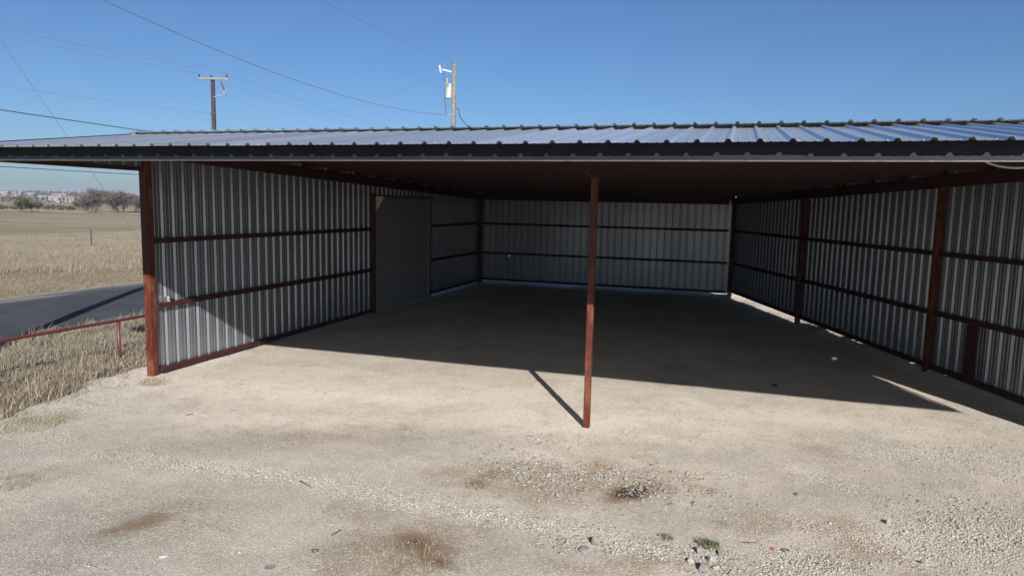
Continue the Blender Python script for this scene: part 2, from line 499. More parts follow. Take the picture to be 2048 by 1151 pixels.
ys = [-1500, -300, -60, -20, 0, 10, 20, 30, 40, 60, 90, 130, 180, 240, 320, 420, 560, 750, 1000, 1400, 2000, 3000, 4500]
def gz(x, y):
    d = math.hypot(x, y); z = -.035
    def sm(a, b): t = max(0.0, min(1.0, (d - a)/(b - a))); return t*t*(3 - 2*t)
    z += -1.9*sm(260, 560) + 8.5*sm(600, 1350)
    if -24.5 <= x <= -17.6 and abs(y) < 3000 and d < 300: z -= .03
    return z
for y in ys:
    for x in xs: mb.v.append((x, y, gz(x, y)))
nx = len(xs)
for j in range(len(ys)-1):
    for i in range(nx-1): mb.f.append((j*nx+i, j*nx+i+1, (j+1)*nx+i+1, (j+1)*nx+i))
tag(mb.build('ground', M_FIELD, smooth=True), kind='structure')

# road
def mat_asphalt():
    q = NT('worn_asphalt'); p_ = q.pos()
    f = q.noise(p_, .7, 5, .6); g = q.noise(p_, 60, 3, .7); e = q.noise(q.mapv(p_, (1.2, .12, 1)), 1.5, 4, .6)
    c = q.mix(q.ramp(f, .35, .65), (.030, .033, .039), (.042, .045, .050))
    c = q.mix(q.ramp(g, .5, .75, 0, .5), c, (.09, .09, .09))
    sx = q.n('ShaderNodeSeparateXYZ'); q.l(p_, sx.inputs[0])
    edge = q.ramp(sx.outputs[0], -22.9, -24.2)
    c = q.mix(q.math('MULTIPLY', edge, q.ramp(e, .42, .6, .15, .9)), c, (.20, .19, .175))
    q.setc(c); q.bump(g, .4, .01)
    return q.set(Roughness=.85, Specular_IOR_Level=.25)
mb = MB()
ys2 = [-200 + 10*i for i in range(70)]
L = []
for y in ys2:
    for x in (-24.4, -22, -19.8, -17.7): mb.v.append((x, y, .012 + (.05 if -23 < x < -19 else 0)))
for j in range(len(ys2)-1):
    for i in range(3): mb.f.append((j*4+i, j*4+i+1, (j+1)*4+i+1, (j+1)*4+i))
tag(mb.build('road', mat_asphalt(), smooth=True), kind='structure')
mb = MB()
for j in range(160):
    y = -40 + j*.8
    mb.v += [(-25.15 - .35*fbm(y, 2.0, .5, 3), y, -.018), (-24.30 + .12*fbm(y, 8.0, .9, 3), y, .016)]
for j in range(159): mb.f.append((2*j, 2*j+1, 2*j+3, 2*j+2))
tag(mb.build('road_shoulder', mat_plain('sandy_shoulder', (.24, .205, .155), (.17, .14, .10), .95, 0, 2.5, .4)), kind='structure')
# pale dirt track far across the field
mb = MB(); a = [gpx(-200, 421), gpx(0, 420.5), gpx(80, 421.5), gpx(160, 423.5), gpx(300, 428)]
mb2 = []
for q in a:
    d = Vector((q.x, q.y, 0)).normalized(); mb.v += [tuple(Vector((q.x, q.y, .03)) - d*3.2), tuple(Vector((q.x, q.y, .03)) + d*3.2)]
for i in range(len(a)-1): mb.f.append((2*i, 2*i+2, 2*i+3, 2*i+1))
tag(mb.build('dirt_track', mat_plain('pale_dirt', (.50, .44, .36), (.38, .33, .26), .95, 0, .2)), kind='structure')

# gravel lot: colour masks are dirt, stains and coarser stone with a shape of their own
def blob(x, y, items):
    v = 0.0
    for cx, cy, ax, ay, ca, sa, amp in items:
        dx, dy = x - cx, y - cy
        a_ = (dx*ca + dy*sa)/ax; b_ = (-dx*sa + dy*ca)/ay
        d2 = a_*a_ + b_*b_
        if d2 < 9: v = max(v, amp*math.exp(-d2))
    return v
def seg(p0, p1, wid, amp):           # elongated blob between two photo pixels
    a, b = gpx(*p0), gpx(*p1); d = b - a; L_ = d.length
    return ((a.x+b.x)/2, (a.y+b.y)/2, max(L_*.62, .05), wid, d.x/L_, d.y/L_, amp)
STAIN = [seg((925, 965), (1050, 925), .16, .62), seg((1050, 950), (1140, 930), .12, .6), seg((1290, 960), (1390, 985), .16, .6), seg((1180, 920), (1230, 940), .10, .7), seg((960, 1000), (1030, 985), .10, .5), seg((200, 1070), (345, 1028), .26, .85), seg((795, 1062), (895, 1115), .24, 1.0), seg((840, 1105), (915, 1140), .14, 1.0),
         seg((1225, 995), (1300, 970), .22, 1.6), seg((1130, 955), (1215, 945), .13, .8), seg((940, 975), (1040, 930), .3, .45),
         seg((1300, 1000), (1400, 960), .25, .35), seg((1420, 1040), (1470, 1050), .18, .5), seg((1690, 1090), (1770, 1120), .3, .45),
         seg((1825, 1035), (1850, 1045), .10, .8), seg((480, 850), (560, 835), .25, .35), seg((280, 770), (320, 768), .15, .6)]
DIRT = [seg((930, 960), (1330, 960), .75, .9), seg((640, 1120), (950, 1060), .6, .75), seg((200, 1080), (420, 1000), .7, .45), seg((1380, 1030), (1800, 1060), .5, .5), seg((1600, 1120), (1900, 1110), .5, .5),
        seg((400, 870), (900, 860), .5, .45), seg((600, 1010), (800, 1040), .35, .5), seg((1550, 860), (1750, 930), .45, .35), seg((1100, 1130), (1450, 1130), .3, .5), seg((60, 850), (130, 820), .5, .7)]
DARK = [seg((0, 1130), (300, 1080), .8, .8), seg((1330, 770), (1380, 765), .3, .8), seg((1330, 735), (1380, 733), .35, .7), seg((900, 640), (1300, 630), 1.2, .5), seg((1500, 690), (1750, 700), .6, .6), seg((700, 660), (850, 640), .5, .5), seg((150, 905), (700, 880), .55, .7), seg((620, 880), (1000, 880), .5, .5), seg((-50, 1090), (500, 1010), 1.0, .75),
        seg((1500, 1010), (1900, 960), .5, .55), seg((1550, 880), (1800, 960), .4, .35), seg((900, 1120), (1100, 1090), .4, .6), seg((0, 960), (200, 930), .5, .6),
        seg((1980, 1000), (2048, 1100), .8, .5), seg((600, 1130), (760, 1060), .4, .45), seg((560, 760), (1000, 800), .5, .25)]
COARSE = [seg((230, 915), (800, 980), .22, .8), seg((700, 985), (1250, 1075), .26, 1.0), seg((1150, 1080), (1480, 1120), .22, .9), seg((1500, 1145), (1700, 1120), .35, .9),
          seg((1000, 925), (1330, 960), .55, .6), seg((950, 880), (1300, 880), .5, .45), seg((1350, 950), (1500, 955), .2, .6), seg((1650, 900), (2048, 920), .9, .55), seg((1750, 1100), (2048, 1040), .7, .8),
          seg((100, 850), (250, 770), .4, .5), seg((1580, 940), (1780, 1000), .3, .5), seg((1250, 800), (1500, 860), .5, .3), seg((1560, 1030), (1720, 1075), .2, .55), seg((50, 900), (150, 860), .3, .5)]
def lot_in(x, y):
    """signed distance inside the lot (positive inside)"""
    if y > 11.0: e = -11.62
    elif y > 7.4: e = -11.62 + (11.0 - y) * (.95/3.6)
    else: e = -10.67 + (7.4 - y) * .12
    e += .55 * fbm(x, y, .8, 3) + .35 * fbm(x, y, 2.6, 2)
    return min(x - e, 15.5 - x, 33.5 - y, y + 9)
XRB = [(24.4, 30.3, .03), (19.0, 24.2, .17), (17.9, 19, .13), (13.6, 17.9, .12)]
def lot_z(x, y):
    di = lot_in(x, y) + (.95 if x < -9 else 0)      # gravel runs on under the first tufts
    z = .022 * fbm(x, y, .55, 4) + .008 * fbm(x, y, 3.0, 2)
    z += .012 * max(0, fbm(x*.35 + y*.1, y*1.6, 1.0, 2)) if y < 16 else 0
    if y > 15: z += .018 * fbm(x*.8, y*1.5, 1.0, 4)
    if 13 < y < 31:
        ox = (x - xr(y)) * .94
        if abs(ox) < 1.2:
            A = .05 if y > 24.2 else .245
            A *= .55 + .9 * max(0, .5 + 1.6*fbm(y*1.1, 7.7, 1.0, 2))
            z += A * math.exp(-((ox - .22)/.33)**2)
    if y > 29 and x < .5:
        z += (.14 * max(0, .75 + fbm(x*.6, 3.3, 1.0, 2))) * math.exp(-((y - 30.6)/.35)**2)
    if x < -10.9 and y > 20: z += .09 * max(0, .4 + 1.5*fbm(y*.8, 9.1, 1.0, 2)) * math.exp(-((x + 11.55)/.2)**2)
    if di < .5: z -= (.5 - di) * .14 if di > -.6 else .154
    return z
gx = np.concatenate([np.arange(-14.0, 6.6, .10), np.arange(6.6, 16.2, .4)])
gy = np.concatenate([np.arange(-9.5, 4.0, .5), np.arange(4.0, 16.5, .10), np.arange(16.5, 34.3, .16)])
nx, ny = len(gx), len(gy)
V = np.zeros((ny, nx, 3)); T = np.zeros((ny, nx, 3))
for j, y in enumerate(gy):
    for i, x in enumerate(gx):
        V[j, i] = (x, y, lot_z(x, y))
        if 3.5 < y < 24:
            T[j, i] = (blob(x, y, STAIN), blob(x, y, DARK), blob(x, y, COARSE))
idx = np.arange(nx*ny).reshape(ny, nx)
Fq = np.stack([idx[:-1,:-1], idx[:-1,1:], idx[1:,1:], idx[1:,:-1]], -1).reshape(-1, 4)
me = bulk_mesh('gravel_lot', V.reshape(-1, 3), Fq, T.reshape(-1, 3))
me.polygons.foreach_set('use_smooth', [True]*len(me.polygons))
pa = me.attributes.new('pale', 'FLOAT', 'POINT')
PALE = [seg((330, 770), (1150, 800), 1.1, 1.0), seg((900, 830), (1400, 850), .9, .9), seg((1300, 800), (1800, 860), .7, .6), seg((350, 830), (800, 850), .5, .6), seg((1150, 900), (1000, 900), .5, .5), seg((300, 745), (460, 705), .5, .9)]
pd_ = me.attributes.new('dirt', 'FLOAT', 'POINT')
pd_.data.foreach_set('value', np.array([blob(x, y, DIRT) if 3 < y < 17 else 0.0 for y in gy for x in gx], dtype=np.float32))
pa.data.foreach_set('value', np.array([blob(x, y, PALE) if 6 < y < 17 else 0.0 for y in gy for x in gx], dtype=np.float32))
def mat_lot():
    q = NT('caliche_gravel'); p_ = q.pos()
    at = q.n('ShaderNodeAttribute', attribute_name='tint'); sp = q.n('ShaderNodeSeparateColor'); q.l(at.outputs['Color'], sp.inputs[0])
    st, dk, co = sp.outputs[0], sp.outputs[1], sp.outputs[2]
    big = q.noise(p_, .45, 6, .65); mid = q.noise(p_, 3.2, 5, .65); fine = q.noise(p_, 55, 4, .75)
    vo = q.n('ShaderNodeTexVoronoi'); vo.inputs['Scale'].default_value = 40; q.l(p_, vo.inputs['Vector'])
    vc = q.n('ShaderNodeSeparateColor'); q.l(vo.outputs['Color'], vc.inputs[0])
    c = q.mix(q.ramp(big, .35, .65), (.46, .405, .34), (.36, .328, .282))
    at2 = q.n('ShaderNodeAttribute', attribute_name='pale')
    c = q.mix(q.math('MULTIPLY', at2.outputs['Fac'], q.ramp(mid, .25, .6, .7, 1.0)), c, (.64, .575, .50))
    at3 = q.n('ShaderNodeAttribute', attribute_name='dirt')
    c = q.mix(q.ramp(q.math('ADD', at3.outputs['Fac'], q.math('MULTIPLY', q.math('SUBTRACT', q.noise(p_, 1.7, 5, .65), .5), 1.3)), .10, .70, 0, .9), c, (.235, .178, .122))
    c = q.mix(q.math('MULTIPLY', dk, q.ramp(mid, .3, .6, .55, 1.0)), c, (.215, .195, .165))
    c = q.mix(q.ramp(mid, .5, .72, 0, .35), c, (.26, .228, .185))
    pat = q.noise(p_, 1.15, 6, .7, .6)
    c = q.mix(q.ramp(pat, .48, .62, 0, .30), c, (.235, .205, .165))
    c = q.mix(q.ramp(pat, .44, .30, 0, .30), c, (.56, .51, .44))
    peb = q.ramp(vc.outputs[0], .55, 1.0, 0, 1)
    c = q.mix(q.math('MULTIPLY', peb, q.ramp(co, 0, .7, .25, .85)), c, (.56, .525, .47))
    c = q.mix(q.ramp(fine, .53, .68, 0, .8), c, (.165, .14, .112))
    v2 = q.n('ShaderNodeTexVoronoi'); v2.inputs['Scale'].default_value = 75; q.l(p_, v2.inputs['Vector'])
    v2c = q.n('ShaderNodeSeparateColor'); q.l(v2.outputs['Color'], v2c.inputs[0])
    c = q.mix(q.ramp(v2c.outputs[1], .70, 1.0, 0, .55), c, (.62, .58, .52))
    c = q.mix(q.ramp(v2c.outputs[2], .72, 1.0, 0, .5), c, (.15, .13, .108))
    c = q.mix(q.ramp(q.math('ADD', st, q.math('MULTIPLY', q.math('SUBTRACT', mid, .5), .9)), .22, .85, 0, .85), c, (.160, .105, .064))
    c = q.mix(q.ramp(q.math('ADD', st, q.math('MULTIPLY', q.math('SUBTRACT', mid, .5), .8)), .85, 1.15, 0, .9), c, (.045, .030, .024))
    q.setc(c)
    h = q.math('ADD', q.math('MULTIPLY', vo.outputs['Distance'], q.ramp(co, 0, .6, -.35, -1.0)), fine)
    q.bump(h, .75, .018)
    return q.set(Roughness=.95, Specular_IOR_Level=.15)
lot = link('gravel_lot', me, mat_lot()); tag(lot, kind='structure')

# loose stone scattered on the lot
def octa_stones(P, S, Cc, seed):
    r_ = np.random.default_rng(seed); n = len(P)
    base = np.array([(1,0,0),(0,1,0),(-1,0,0),(0,-1,0),(0,0,1),(0,0,-.5)], float)
    V = base[None] * (1 + r_.uniform(-.35, .35, (n, 6, 1)))
    V[:, :4, 2] += r_.uniform(-.25, .35, (n, 4))
    sc = S[:, None, None] * np.stack([np.ones(n), r_.uniform(.55, 1, n), r_.uniform(.3, .6, n)], -1)[:, None, :]
    V = V * sc
    t = r_.uniform(0, 6.28, n); c, s = np.cos(t)[:, None], np.sin(t)[:, None]
    X = V[..., 0]*c - V[..., 1]*s; Y = V[..., 0]*s + V[..., 1]*c
    V = np.stack([X, Y, V[..., 2]], -1) + P[:, None, :]
    f = np.array([(0,1,4),(1,2,4),(2,3,4),(3,0,4),(1,0,5),(2,1,5),(3,2,5),(0,3,5)])
    F = (f[None] + (np.arange(n)*6)[:, None, None]).reshape(-1, 3)
    return V.reshape(-1, 3), F, np.repeat(Cc, 6, 0)
pts = []
while len(pts) < 62000:
    x = rnd.uniform(-12.4, 7.0); y = 4.3 + 11.5 * rnd.random() ** 1.35
    d = blob(x, y, COARSE); d2 = .10 + .90*d + (.10 if x > 2 else 0)
    if fbm(x, y, 1.4, 3) * 1.3 + .5 < .5 - d2*.5 and d < .3: continue
    if lot_in(x, y) < -.6 or rnd.random() > d2: continue
    pts.append((x, y, .0))
P = np.array(pts)
# height from the lot grid
def grid_z(P):
    ix = np.clip(np.searchsorted(gx, P[:, 0]) - 1, 0, nx-2); iy = np.clip(np.searchsorted(gy, P[:, 1]) - 1, 0, ny-2)
    fx = (P[:, 0]-gx[ix])/(gx[ix+1]-gx[ix]); fy = (P[:, 1]-gy[iy])/(gy[iy+1]-gy[iy])
    Z = V[..., 2]
    return (Z[iy, ix]*(1-fx)*(1-fy) + Z[iy, ix+1]*fx*(1-fy) + Z[iy+1, ix]*(1-fx)*fy + Z[iy+1, ix+1]*fx*fy)
P[:, 2] = grid_z(P)
S = .006 + .010 * rng.random(len(P))**2 + (.010 * (rng.random(len(P)) > .975))
P[:, 2] += S*.18
tone = rng.random(len(P))[:, None]
cz_ = np.array([blob(q[0], q[1], COARSE) for q in P])[:, None]
S *= 1 + .35*cz_[:, 0]
Cc = np.where(rng.random((len(P), 1)) < .62, (np.array([[.33, .305, .27]]) + .05*cz_)*(.7+.4*tone), np.array([[.20, .185, .165]])*(.6+.8*tone))
VV, FF, CC = octa_stones(P, S, Cc, 5)
me = bulk_mesh('gravel', VV, FF, CC)
def mat_tint(name, rough=.95, spec=.15, trans=0.0):
    q = NT(name); at = q.n('ShaderNodeAttribute', attribute_name='tint')
    q.setc(at.outputs['Color']); 
    return q.set(Roughness=rough, Specular_IOR_Level=spec)
M_STONE = mat_tint('loose_limestone')
tag(link('gravel', me, M_STONE), 'loose pale limestone gravel scattered over the caliche lot', 'gravel', kind='stuff')

# broken rubble, too many and too small to pick apart
RUB = [seg((1000, 915), (1130, 990), .45, 1.0), seg((1150, 945), (1330, 990), .35, 1.0), seg((1320, 940), (1420, 1010), .3, .7), seg((1380, 1110), (1450, 1140), .22, 1.0), seg((1100, 1085), (1220, 1105), .25, .8), seg((960, 930), (1060, 900), .3, .6), seg((1900, 1000), (2048, 1080), .5, .25)]
pts = []
while len(pts) < 1500:
    x = rnd.uniform(-5, 4.5); y = rnd.uniform(5.2, 10.5)
    if rnd.random() < blob(x, y, RUB) * max(0, .5 + 1.3*fbm(x, y, 2.5, 2)): pts.append((x, y, 0.))
P = np.array(pts); S = .013 + .026 * rng.random(len(P))**2.5
P[:, 2] = grid_z(P) + S*.12
tone = rng.random(len(P))[:, None]
Cc = np.where(rng.random((len(P), 1)) < .65, np.array([[.215, .208, .198]])*(.6+.6*tone), np.array([[.27, .225, .175]])*(.5+.7*tone))
VV, FF, CC = octa_stones(P, S, Cc, 15)
tag(link('rubble', bulk_mesh('rubble', VV, FF, CC), M_STONE), 'broken grey rubble strewn before the centre post', 'rubble', kind='stuff')

# bigger single rocks
M_ROCK = [mat_plain('grey_limestone', (.21, .20, .19), (.14, .135, .13), .9, 0, 30, .5), mat_plain('cream_limestone', (.29, .27, .235), (.22, .20, .17), .9, 0, 30, .5), mat_plain('dark_rock', (.10, .09, .085), (.07, .065, .06), .9, 0, 30, .5)]
def rock(x, y, wpx, mat, seed, label, group, tall=.6):
    g = gpx(x, y); dist = math.hypot(g.x, g.y) + .2; r = wpx / F_PX * dist * .5 * 1.05
    bm = bmesh.new(); rr = random.Random(seed); sy = rr.uniform(.6, .9); an = rr.uniform(0, 6.28)
    for _ in range(20):
        v = Vector((rr.gauss(0, 1), rr.gauss(0, 1), rr.gauss(0, 1))).normalized() * rr.uniform(.8, 1.1)
        bm.verts.new(Matrix.Rotation(an, 3, 'Z') @ Vector((v.x, v.y*sy, v.z*tall)) * r)
    res_ = bmesh.ops.convex_hull(bm, input=bm.verts); bmesh.ops.delete(bm, geom=[g_ for g_ in res_['geom_interior'] if isinstance(g_, bmesh.types.BMVert)], context='VERTS')
    me = bpy.data.meshes.new('rock'); bm.to_mesh(me); bm.free()
    o = link('rock', me, mat); o.location = (g.x, g.y, float(grid_z(np.array([(g.x, g.y, 0.)]))[0]) + r*tall*.35)
    return tag(o, label, 'rock', group)
rk = [(1063, 908, 15), (1085, 912, 12), (1048, 925, 13), (1098, 950, 17), (1040, 958, 17), (1090, 980, 18), (1115, 992, 15), (1120, 938, 11), (1175, 930, 12), (1252, 958, 15), (1302, 962, 14), (1345, 945, 13), (1375, 948, 11),
      (1140, 970, 12), (1165, 985, 11), (1210, 972, 10), (1345, 988, 12), (1390, 1005, 11), (1362, 1003, 10), (1200, 1000, 10), (1035, 935, 11), (1015, 918, 12), (1225, 940, 10), (1285, 1000, 11), (1330, 1015, 10)]
for i, (x, y, wp) in enumerate(rk):
    ar = ('far ' if y < 945 else 'middle ' if y < 975 else 'near ') + ('left' if x < 1110 else 'centre' if x < 1240 else 'right')
    rock(x, y, wp, M_ROCK[0 if i % 3 else 1], 20+i, 'fist-sized limestone rock in the ' + ar + ' of the stony patch before the centre post', 'rocks in the ' + ar + ' of the stony patch')
rock(1170, 1100, 30, M_ROCK[0], 77, 'largest flat grey rock lying on the white gravel band near the bottom edge', None, .4)
rock(1192, 1088, 22, M_ROCK[0], 78, 'upright grey rock beside the largest flat rock near the bottom edge', None, 1.2)
for i, (x, y, wp) in enumerate([(1398, 1105, 20), (1420, 1122, 22), (1440, 1108, 18), (1380, 1125, 16), (1408, 1140, 24), (1432, 1138, 15)]):
    rock(x, y, wp, M_ROCK[1 if i % 2 else 0], 90+i, ('top left', 'middle', 'top right', 'lower left', 'lowest and largest', 'lower right')[i] + ' rough rock of the small heap just below the green weed', None, .9)
rock(1775, 1046, 15, M_ROCK[1], 120, 'cream rock with a dark shadow alone on the lot at lower right', None, .9)
rock(1842, 1125, 10, M_ROCK[2], 121, 'small dark rock near the lower right corner', None, .9)
rock(1592, 990, 9, M_ROCK[2], 122, 'small dark rock right of the stony patch', None, .9)
rock(790, 1060, 9, M_ROCK[2], 123, 'small dark stone above the brown stain near the bottom edge', None, .9)
rock(1058, 873, 20, M_ROCK[1], 124, 'pale flat limestone slab left of the centre post foot', None, .18)
rock(1548, 770, 16, M_ROCK[2], 125, 'dark clod in the shade of the roof right of centre', None, .3)

# ------------------------------------------------------------------ dry grass
def blades(P, H, W, lean, seed, colA, colB, segs=3):
    r_ = np.random.default_rng(seed); n = len(P)
    a = r_.uniform(0, 6.28, n); ca, sa = np.cos(a), np.sin(a)
    la = r_.normal(.5, .85, n) + math.pi*.5; L = np.abs(r_.normal(lean, lean*.6, n))
    lx, ly = np.cos(la)*L, np.sin(la)*L
    rows = []
    for k in range(segs+1):
        t = k/segs; wv = W*(1 - t*.92); cx = P[:,0] + lx*H*t*t; cy = P[:,1] + ly*H*t*t; cz = P[:,2] + H*t*(1 - .28*L*t)
        rows.append(np.stack([cx - ca*wv, cy - sa*wv, cz], -1)); rows.append(np.stack([cx + ca*wv, cy + sa*wv, cz], -1))
    V = np.stack(rows, 1).reshape(-1, 3); k2 = 2*(segs+1)
    f = np.array([(2*i, 2*i+1, 2*i+3, 2*i+2) for i in range(segs)])
    F = (f[None] + (np.arange(n)*k2)[:, None, None]).reshape(-1, 4)
    t = r_.random((n, 1)); C_ = np.array(colA)[None]*(1-t) + np.array(colB)[None]*t; C_ *= r_.uniform(.7, 1.2, (n, 1))
    return V, F, np.repeat(C_, k2, 0)
M_GRASS = mat_tint('dry_grass_blade', .8, .2)
def scatter(n, box, dens):
    out = []
    while len(out) < n:
        x = rnd.uniform(box[0], box[1]); y = rnd.uniform(box[2], box[3])
        if rnd.random() < dens(x, y): out.append((x, y, -.03))
    return np.array(out)
def near_d(x, y):
    li = lot_in(x, y)
    if li > .5: return 0.0
    if li > -.55: return (.10 + .40*max(0, min(1, (.2 - li)/.75))) * max(0, .45 + 1.8*fbm(x, y, 2.2, 2))
    if -24.6 < x < -17.55: return 0.0
    c = .5 + 1.5*fbm(x, y, 1.5, 3)
    if x < -16.8: c *= .5
    return max(.12, min(1, c))
P1 = scatter(48000, (-17.9, -10.3, 4.5, 21), near_d)
H1 = np.array([(.09 + .33*max(0, .40+fbm(q[0]+9, q[1], .9, 2))) * min(1, .35 + .9*max(0, -lot_in(q[0], q[1]))) for q in P1]) * rng.uniform(.4, 1.35, len(P1))
VV, FF, CC = blades(P1, H1, .005 + .007*rng.random(len(P1))**2, 1.15, 3, (.285, .247, .185), (.085, .068, .048))
tag(link('dry_grass', bulk_mesh('dry_grass', VV, FF, CC), M_GRASS), 'tall dry tan grass between the shed and the road', 'grass', kind='stuff')
def far_d(x, y):
    if x > -24.7: return 0
    c = .5 + 1.2*fbm(x, y, .3, 3)
    if x > -31: return max(.1, c*.55)
    return max(.1, c)
P2 = scatter(120000, (-62, -24.7, 14, 75), lambda x, y: far_d(x, y) if (.95 < -x/y < 1.7) else 0)
t_ = np.array([-q[0] + 5.5*fbm(q[0], q[1], .16, 3) for q in P2])
H2 = np.where(t_ < 32, .13, np.where(t_ < 43, .38, .10)) * rng.uniform(.5, 1.3, len(P2))
near_ = t_ < 32
V1_, F1_, C1_ = blades(P2[near_], H2[near_], .006 + .006*rng.random(near_.sum()), 1.2, 4, (.215, .175, .12), (.085, .066, .047), 2)
V2_, F2_, C2_ = blades(P2[~near_], H2[~near_], .006 + .007*rng.random((~near_).sum()), .8, 14, (.235, .206, .155), (.13, .11, .08), 2)
VV, FF, CC = np.concatenate([V1_, V2_]), np.concatenate([F1_, F2_ + len(V1_)]), np.concatenate([C1_, C2_])
tag(link('verge_grass', bulk_mesh('verge_grass', VV, FF, CC), M_GRASS), 'dry grass on the verge beyond the road', 'grass', kind='stuff')
# thin tufts on the lot
def tuft(px, py, n, rad, h, cA, cB, name, label, cat='weed', lean=.7, group=None, wd=.004):
    g = gpx(px, py); P_ = []
    for _ in range(n):
        a = rnd.uniform(0, 6.28); r = rad*math.sqrt(rnd.random()); P_.append((r*math.cos(a), r*math.sin(a), -.01))
    P_ = np.array(P_); V_, F_q, C_ = blades(P_, h*rng.uniform(.4, 1.2, n), wd*np.ones(n), lean, int(px), cA, cB)
    o = link(name, bulk_mesh(name, V_, F_q, C_), M_GRASS); o.location = (g.x, g.y, float(grid_z(np.array([(g.x, g.y, 0.)]))[0]))
    return tag(o, label, cat, group)
GA, GB = (.035, .055, .018), (.085, .095, .04)
DA, DB = (.26, .215, .15), (.15, .118, .078)
tuft(1415, 1090, 150, .14, .075, GA, GB, 'weed', 'green weed growing above the small rock heap near the bottom', wd=.006)
tuft(1331, 1076, 80, .09, .05, GA, GB, 'weed', 'smaller green weed left of the weed above the rock heap', wd=.005)
tuft(950, 972, 130, .16, .06, GA, DB, 'weed', 'faint green sprig at the left edge of the stony patch')
tuft(820, 1128, 300, .42, .14, DA, DB, 'grass_tuft', 'dry straw tuft beside the brown stain at the bottom edge', 'grass', 1.7)
tuft(690, 1130, 90, .24, .11, DA, DB, 'grass_tuft', 'sparse dry tuft left of the brown stain at the bottom edge', 'grass', 1.6)
tuft(310, 765, 260, .32, .12, DA, DB, 'grass_tuft', 'low dry tuft at the foot of the corner post', 'grass')
tuft(30, 965, 220, .30, .07, (.14, .14, .06), DB, 'grass_tuft', 'flat greenish tuft at the left edge of the lot', 'grass')
tuft(60, 850, 520, .5, .12, (.13, .15, .06), DA, 'grass_tuft', 'dark matted tuft where the left grass meets the gravel', 'grass')
tuft(1192, 935, 130, .16, .06, DA, (.30, .17, .07), 'grass_tuft', 'rusty dry tuft at the centre of the stony patch', 'grass')
# grass along the foot of the splayed wall, outside
PP = []
for _ in range(2600):
    s_ = rnd.uniform(.5, S_END); o_ = rnd.uniform(.05, 1.6); q = rp(s_, o_, 0); 
    if fbm(q[0], q[1], 1.1, 2) > -.05: PP.append((q[0], q[1], 0))
PP = np.array(PP); PP[:, 2] = grid_z(PP) - .01
VV, FF, CC = blades(PP, .10*rng.uniform(.5, 1.6, len(PP)), .006*np.ones(len(PP)), .7, 8, DA, DB)
tag(link('wall_foot_grass', bulk_mesh('wall_foot_grass', VV, FF, CC), M_GRASS), 'dry grass along the outer foot of the splayed shed wall', 'grass', kind='stuff')

# ------------------------------------------------------------------ litter and small things
def at_ground(px, py): 
    g = gpx(px, py); return Vector((g.x, g.y, float(grid_z(np.array([(g.x, g.y, 0.)]))[0])))
c_ = Vector((WX + .075, 11.62, G1 + .051))
t = empty('tin_can', c_, 'shiny tin can standing on the lower wall rail beside the corner post', 'can')
mb = MB(); mb.lathe(c_, [(.070, 0), (.074, .006), (.070, .012), (.070, .10), (.074, .106), (.072, .112)], 20); mb.build('body', M_TIN, t, smooth=False)
mb = MB(); mb.lathe(c_ + Vector((0, 0, .1125)), [(.066, 0), (.066, .002)], 20); mb.build('lid', M_TIN, t)
g = at_ground(1668, 719)
t = empty('drink_can', g, 'small white can lying in the shade near the splayed wall', 'can')
mb = MB(); mb.lathe(g + Vector((-.06, 0, .036)), [(.026, 0), (.034, .008), (.034, .112), (.027, .122)], 14, 'X'); mb.build('body', M_WHITE, t)
mb = MB(); mb.lathe(g + Vector((.0625, 0, .036)), [(.025, 0), (.025, .002)], 14, 'X'); mb.build('lid', M_TIN, t)
def stick(p0, p1, r, mat, name, label, cat):
    a, b = at_ground(*p0), at_ground(*p1); a.z += r*.9; b.z += r*.9
    mid = (a + b)*.5 + Vector((.01, -.008, .006))
    mb = MB(); mb.tube([a, mid, b], r, 6, r*.7); return tag(mb.build(name, mat, smooth=True), label, cat)
M_STICK = mat_plain('dark_stick', (.09, .06, .045), (.05, .035, .03), .9, 0, 40)
stick((600, 962), (622, 974), .009, M_STICK, 'stick', 'short dark stick on the white gravel band at left', 'stick')
stick((663, 1070), (681, 1060), .009, M_STICK, 'stick', 'short dark stick right of the bent wire near the bottom edge', 'stick')
stick((319, 1115), (338, 1111), .006, M_WHITE, 'straw', 'thin white straw lying on the lot at lower left', 'litter')
stick((1484, 1083), (1515, 1084), .006, M_STICK, 'twig', 'thin bent twig right of the green weed', 'stick')
stick((1010, 948), (1022, 942), .007, M_STICK, 'stick', 'tiny dark stick on the left of the stony patch', 'stick')
stick((372, 830), (386, 828), .008, M_STICK, 'stick', 'small dark stick on pale ground left of centre', 'stick')
def ring(px, py, R0, r, mat, name, label, cat, k=1.0):
    g = at_ground(px, py); pts_ = [g + Vector((math.cos(t*6.28/18*k)*R0, math.sin(t*6.28/18*k)*R0*.9, r)) for t in range(19)]
    mb = MB(); mb.tube(pts_, r, 6); return tag(mb.build(name, mat, smooth=True), label, cat)
ring(630, 1101, .032, .006, M_DARKM, 'wire_ring', 'dark bent wire ring on the lot near the bottom edge', 'litter')
ring(1571, 1100, .035, .007, M_DARKM, 'hose_washer', 'grey open ring beside the red cap at lower right', 'litter', .75)
g = at_ground(540, 1133); mb = MB(); mb.lathe(g, [(.055, .002), (.055, .010), (.045, .013), (.02, .009)], 16)
tag(mb.build('jar_lid', M_ROCK[0]), 'round grey disc half sunk in the gravel at lower left', 'lid')
g = at_ground(1546, 1097); mb = MB(); mb.lathe(g, [(.020, .001), (.021, .012), (.017, .015)], 12)
tag(mb.build('bottle_cap', mat_plain('red_plastic', (.55, .06, .06), (.45, .05, .05), .4, 0, 20)), 'red plastic cap on the gravel at lower right', 'cap')
